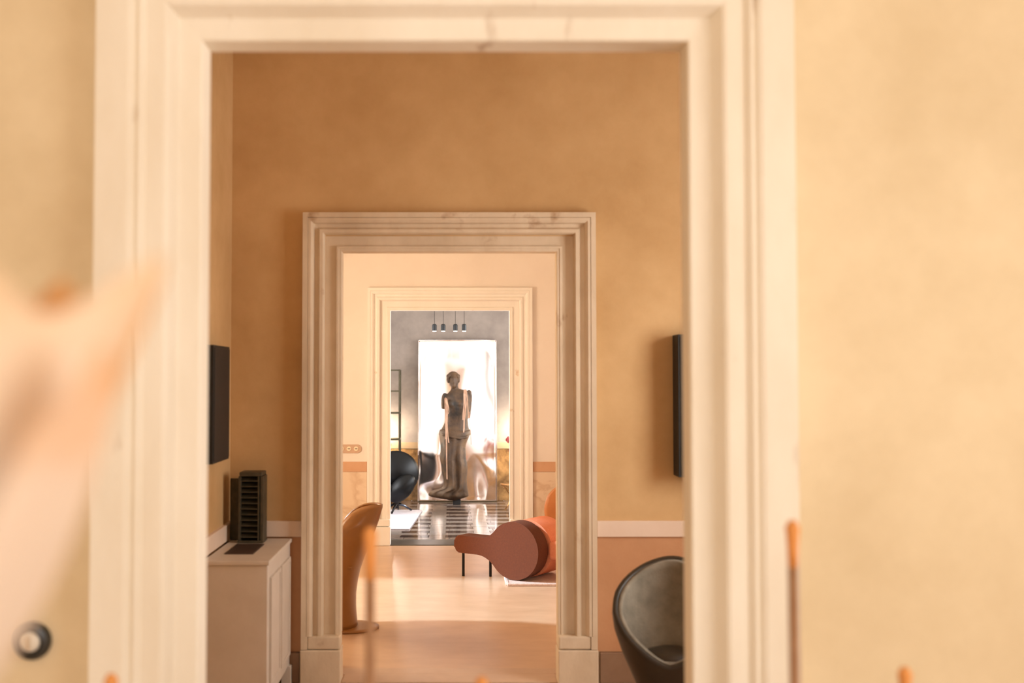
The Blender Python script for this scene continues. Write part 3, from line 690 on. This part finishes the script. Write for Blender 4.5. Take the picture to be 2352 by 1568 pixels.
# uplights that wash the end wall
def uplight(loc, label, power):
    t = thing('floor_uplight', label, 'lamp', loc)
    obj('base', lathe(NB(), [(0.09, 0), (0.09, 0.012), (0.02, 0.02), (0.012, 0.03)], 24), M['brass'], t)
    obj('pole', lathe(NB(), [(0.010, 0.02), (0.010, 0.74)], 10), M['brass'], t)
    obj('bowl', lathe(NB(), [(0.02, 0.72), (0.06, 0.74), (0.085, 0.78), (0.08, 0.782), (0.05, 0.75)], 24), M['brass'], t)
    obj('bulb', lathe(NB(), [(0.012, 0.75), (0.03, 0.775), (0.028, 0.80), (0.01, 0.82)], 14), M['lamp_on'], t)
    d = bpy.data.lights.new('bulb_light', 'POINT'); d.energy = power; d.color = (1.0, 0.86, 0.68); d.shadow_soft_size = 0.05
    o = bpy.data.objects.new('bulb_light', d); COL.objects.link(o); o.parent = t; o.location = (0, 0, 0.95)
uplight((-0.88, 14.44, 0), 'brass floor uplight against the end wall beside the metal shelf', 40)
uplight((0.88, 14.42, 0), 'brass floor uplight against the end wall right of the panel', 30)
# brass side table and red foliage
bt = thing('side_table', 'low brass side table with curved legs right of the panel', 'table', (0.84, 13.6, 0))
obj('table_top', lathe(NB(), [(0.205, 0.318), (0.21, 0.325), (0.21, 0.332), (0.19, 0.332), (0.185, 0.326), (0.02, 0.326)], 36), M['brass'], bt)
for a in (200, 320, 80):
    a = math.radians(a); ca, sa = math.cos(a), math.sin(a)
    obj('leg', tube(NB(), [(ca * r, sa * r, z) for r, z in ((0.18, 0.30), (0.145, 0.275), (0.105, 0.22), (0.09, 0.15), (0.11, 0.08), (0.165, 0.008))], 0.009, 8), M['brass'], bt, True)
vs_ = thing('foliage_vase', 'red leafed plant in a vase on the brass side table', 'plant', (0.86, 13.6, 0.334))
obj('vase', lathe(NB(), [(0.04, 0), (0.06, 0.05), (0.05, 0.14), (0.025, 0.19), (0.03, 0.21)], 20), M['vase'], vs_, True)
for k in range(9):
    a = k * 2.4; rr_ = 0.05 + 0.012 * k; h = 0.36 + 0.03 * ((k * 5) % 9)
    if k == 0: a = PI; rr_ = 0.13; h = 0.55
    tip = Vector((rr_ * math.cos(a), rr_ * math.sin(a), h)); basep = Vector((0, 0, 0.18))
    st_ = obj('stem', tube(NB(), [basep, basep.lerp(tip, 0.5) + Vector((0, 0, 0.04)), tip], 0.003, 6), M['redleaf'], vs_)
    bm = NB(); grid(bm, lambda u, v: tuple(tip + Vector(((u - 0.5) * 0.06 * math.sin(PI * min(0.999, v + 0.02)), (u - 0.5) * 0.02, (v - 0.4) * 0.09))), 5, 8)
    solid(obj('leaf', bm, M['redleaf'], vs_, True), 0.002, 0)

# ------------------------------------------------------------------ foreground dried plants (out of focus)
tr = thing('planter_trough', 'long sand coloured planter that holds the dried stalks, below the frame', 'planter', (0.10, 1.80, 0))
bm = NB(); bx(bm, -0.85, 0.85, -0.12, 0.12, 0, 0.05); bx(bm, -0.85, -0.82, -0.12, 0.12, 0.05, 0.5); bx(bm, 0.82, 0.85, -0.12, 0.12, 0.05, 0.5)
bx(bm, -0.82, 0.82, -0.12, -0.095, 0.05, 0.5); bx(bm, -0.82, 0.82, 0.095, 0.12, 0.05, 0.5); obj('box', bm, M['vase'], tr)
box('soil', -0.82, 0.82, -0.095, 0.095, 0.05, 0.44, M['base'], tr)
for x, ztop, blen, lab in ((-0.135, 1.425, 0.085, 'dried stalk with a pale orange bud in front of the caramel chair'),
                          (0.052, 1.176, 0.05, 'dried stalk whose orange tip just shows at the bottom centre'),
                          (0.574, 1.436, 0.075, 'tall brown dried stalk with orange tip right of the nearest doorway'),
                          (0.759, 1.192, 0.05, 'short dried stalk with orange tip at the bottom right'),
                          (-0.567, 1.181, 0.05, 'dried stalk with orange tip at the bottom left by the stone jamb')):
    s_ = thing('dried_stalk', lab, 'dried stalk', (x, 1.80, 0.44), 0, 'dried stalks in the near room')
    h = ztop - 0.44
    obj('stem', tube(NB(), [(0, 0, 0), (0.002, 0, h * 0.5), (0, 0, h - blen)], [0.009, 0.0088, 0.0085], 10), M['stalk'], s_, True)
    obj('bud', tube(NB(), [(0, 0, h - blen - 0.003), (0, 0, h - blen * 0.6), (0, 0, h - blen * 0.3), (0, 0, h - 0.012), (0, 0, h)], [0.0085, 0.0095, 0.011, 0.0125, 0.006], 12), M['bud'], s_, True)
# big pale trumpet flower
M['petal'] = mat('peach_petal', rgb(240, 206, 172), rgb(246, 214, 182), 8, 0.7)
nt = M['petal'].node_tree; n = nt.nodes; L = nt.links; b = n['Principled BSDF']
tcn = n.new('ShaderNodeTexCoord'); sep = n.new('ShaderNodeSeparateXYZ'); L.new(tcn.outputs['Object'], sep.inputs[0])
nz = n.new('ShaderNodeTexNoise'); nz.inputs['Scale'].default_value = 14; L.new(tcn.outputs['Object'], nz.inputs['Vector'])
ad = n.new('ShaderNodeMath'); ad.operation = 'MULTIPLY_ADD'; ad.inputs[1].default_value = 0.16; L.new(nz.outputs['Fac'], ad.inputs[0]); L.new(sep.outputs['Z'], ad.inputs[2])
rp = n.new('ShaderNodeValToRGB'); e = rp.color_ramp.elements
e[0].position = 0.20; e[0].color = rgb(252, 242, 232); e[1].position = 0.29; e[1].color = rgb(250, 228, 198)
q = e.new(0.36); q.color = rgb(248, 214, 168); q = e.new(0.43); q.color = rgb(240, 184, 114)
L.new(ad.outputs[0], rp.inputs['Fac']); L.new(rp.outputs['Color'], b.inputs['Base Color'])
tl = n.new('ShaderNodeBsdfTranslucent'); L.new(rp.outputs['Color'], tl.inputs['Color'])
mxs = n.new('ShaderNodeMixShader'); mxs.inputs[0].default_value = 0.35; L.new(b.outputs[0], mxs.inputs[1]); L.new(tl.outputs[0], mxs.inputs[2])
L.new(mxs.outputs[0], n['Material Output'].inputs['Surface'])
md = M['petal'].copy(); md.name = 'orange_petal'; M['petal_deep'] = md
for n_ in md.node_tree.nodes:
    if n_.type == 'VALTORGB' and len(n_.color_ramp.elements) == 4:
        for e_, c_ in zip(n_.color_ramp.elements, (rgb(250, 232, 212), rgb(244, 196, 136), rgb(242, 188, 120), rgb(236, 168, 86))): e_.color = c_
fw = thing('trumpet_flower', 'large peach trumpet shaped dried flower, blurred at the left edge', 'flower', (-0.282, 0.60, 0.0))
obj('stem', tube(NB(), [(0, 0, 0.60), (0.0, 0, 1.1), (0.0, 0, 1.492)], [0.007, 0.008, 0.009], 10), M['stalk'], fw, True)
def corolla(u, v):
    a = 2 * PI * u
    lob = math.cos(5 * a - 0.35) + 0.35 * math.sin(3 * a + 1.0)
    r = 0.009 + 0.094 * v ** 0.85 * (1 + 0.13 * lob * v * v)
    return (r * math.cos(a), r * math.sin(a), 0.238 * v * (1 + 0.06 * lob * v * v))
o = obj('corolla', grid(NB(), corolla, 60, 22, True), M['petal'], fw, True); o.location = (0, 0, 1.4875); solid(o, 0.003, 0)
def petal(k, a0, length, wmax, rmax, curl):
    def fn(u, v):
        r = 0.009 + rmax * (v ** 0.85); z = length * v - curl * max(0, v - 0.6) ** 2 * 4
        wv = wmax * (0.4 + 0.6 * math.sin(PI * min(1, v * 0.85) ** 0.9))
        s = (u - 0.5) * 2
        ra = r - 0.02 * s * s * v
        ang = a0 + s * wv / max(0.034, r)
        return (ra * math.cos(ang), ra * math.sin(ang), z + 0.009 * math.sin(s * 4 + k) * v - 0.03 * s * s * v)
    o = obj('petal', grid(NB(), fn, 13, 22), M['petal_deep'], fw, True); o.location = (0, 0, 1.4875); solid(o, 0.003, 0)
for k, (a0, ln, wm, rm, cu) in enumerate(((12, 0.250, 0.035, 0.106, 0.0), (-28, 0.195, 0.040, 0.108, 0.0), (-82, 0.20, 0.045, 0.088, 0.0), (75, 0.245, 0.05, 0.085, 0.0), (150, 0.235, 0.05, 0.085, 0.0), (225, 0.235, 0.05, 0.085, 0.0))):
    petal(k, math.radians(a0), ln, wm, rm, cu)
fv = thing('floor_vase', 'tall sand ceramic floor vase holding the trumpet flower, below the frame', 'vase', (-0.282, 0.60, 0))
o = obj('body', lathe(NB(), [(0.09, 0.0), (0.13, 0.2), (0.12, 0.5), (0.06, 0.75), (0.05, 0.85), (0.06, 0.9)], 28, cap=False), M['vase'], fv, True); solid(o, 0.008, -1)
obj('foot', lathe(NB(), [(0.088, 0.0), (0.088, 0.02)], 28), M['vase'], fv)
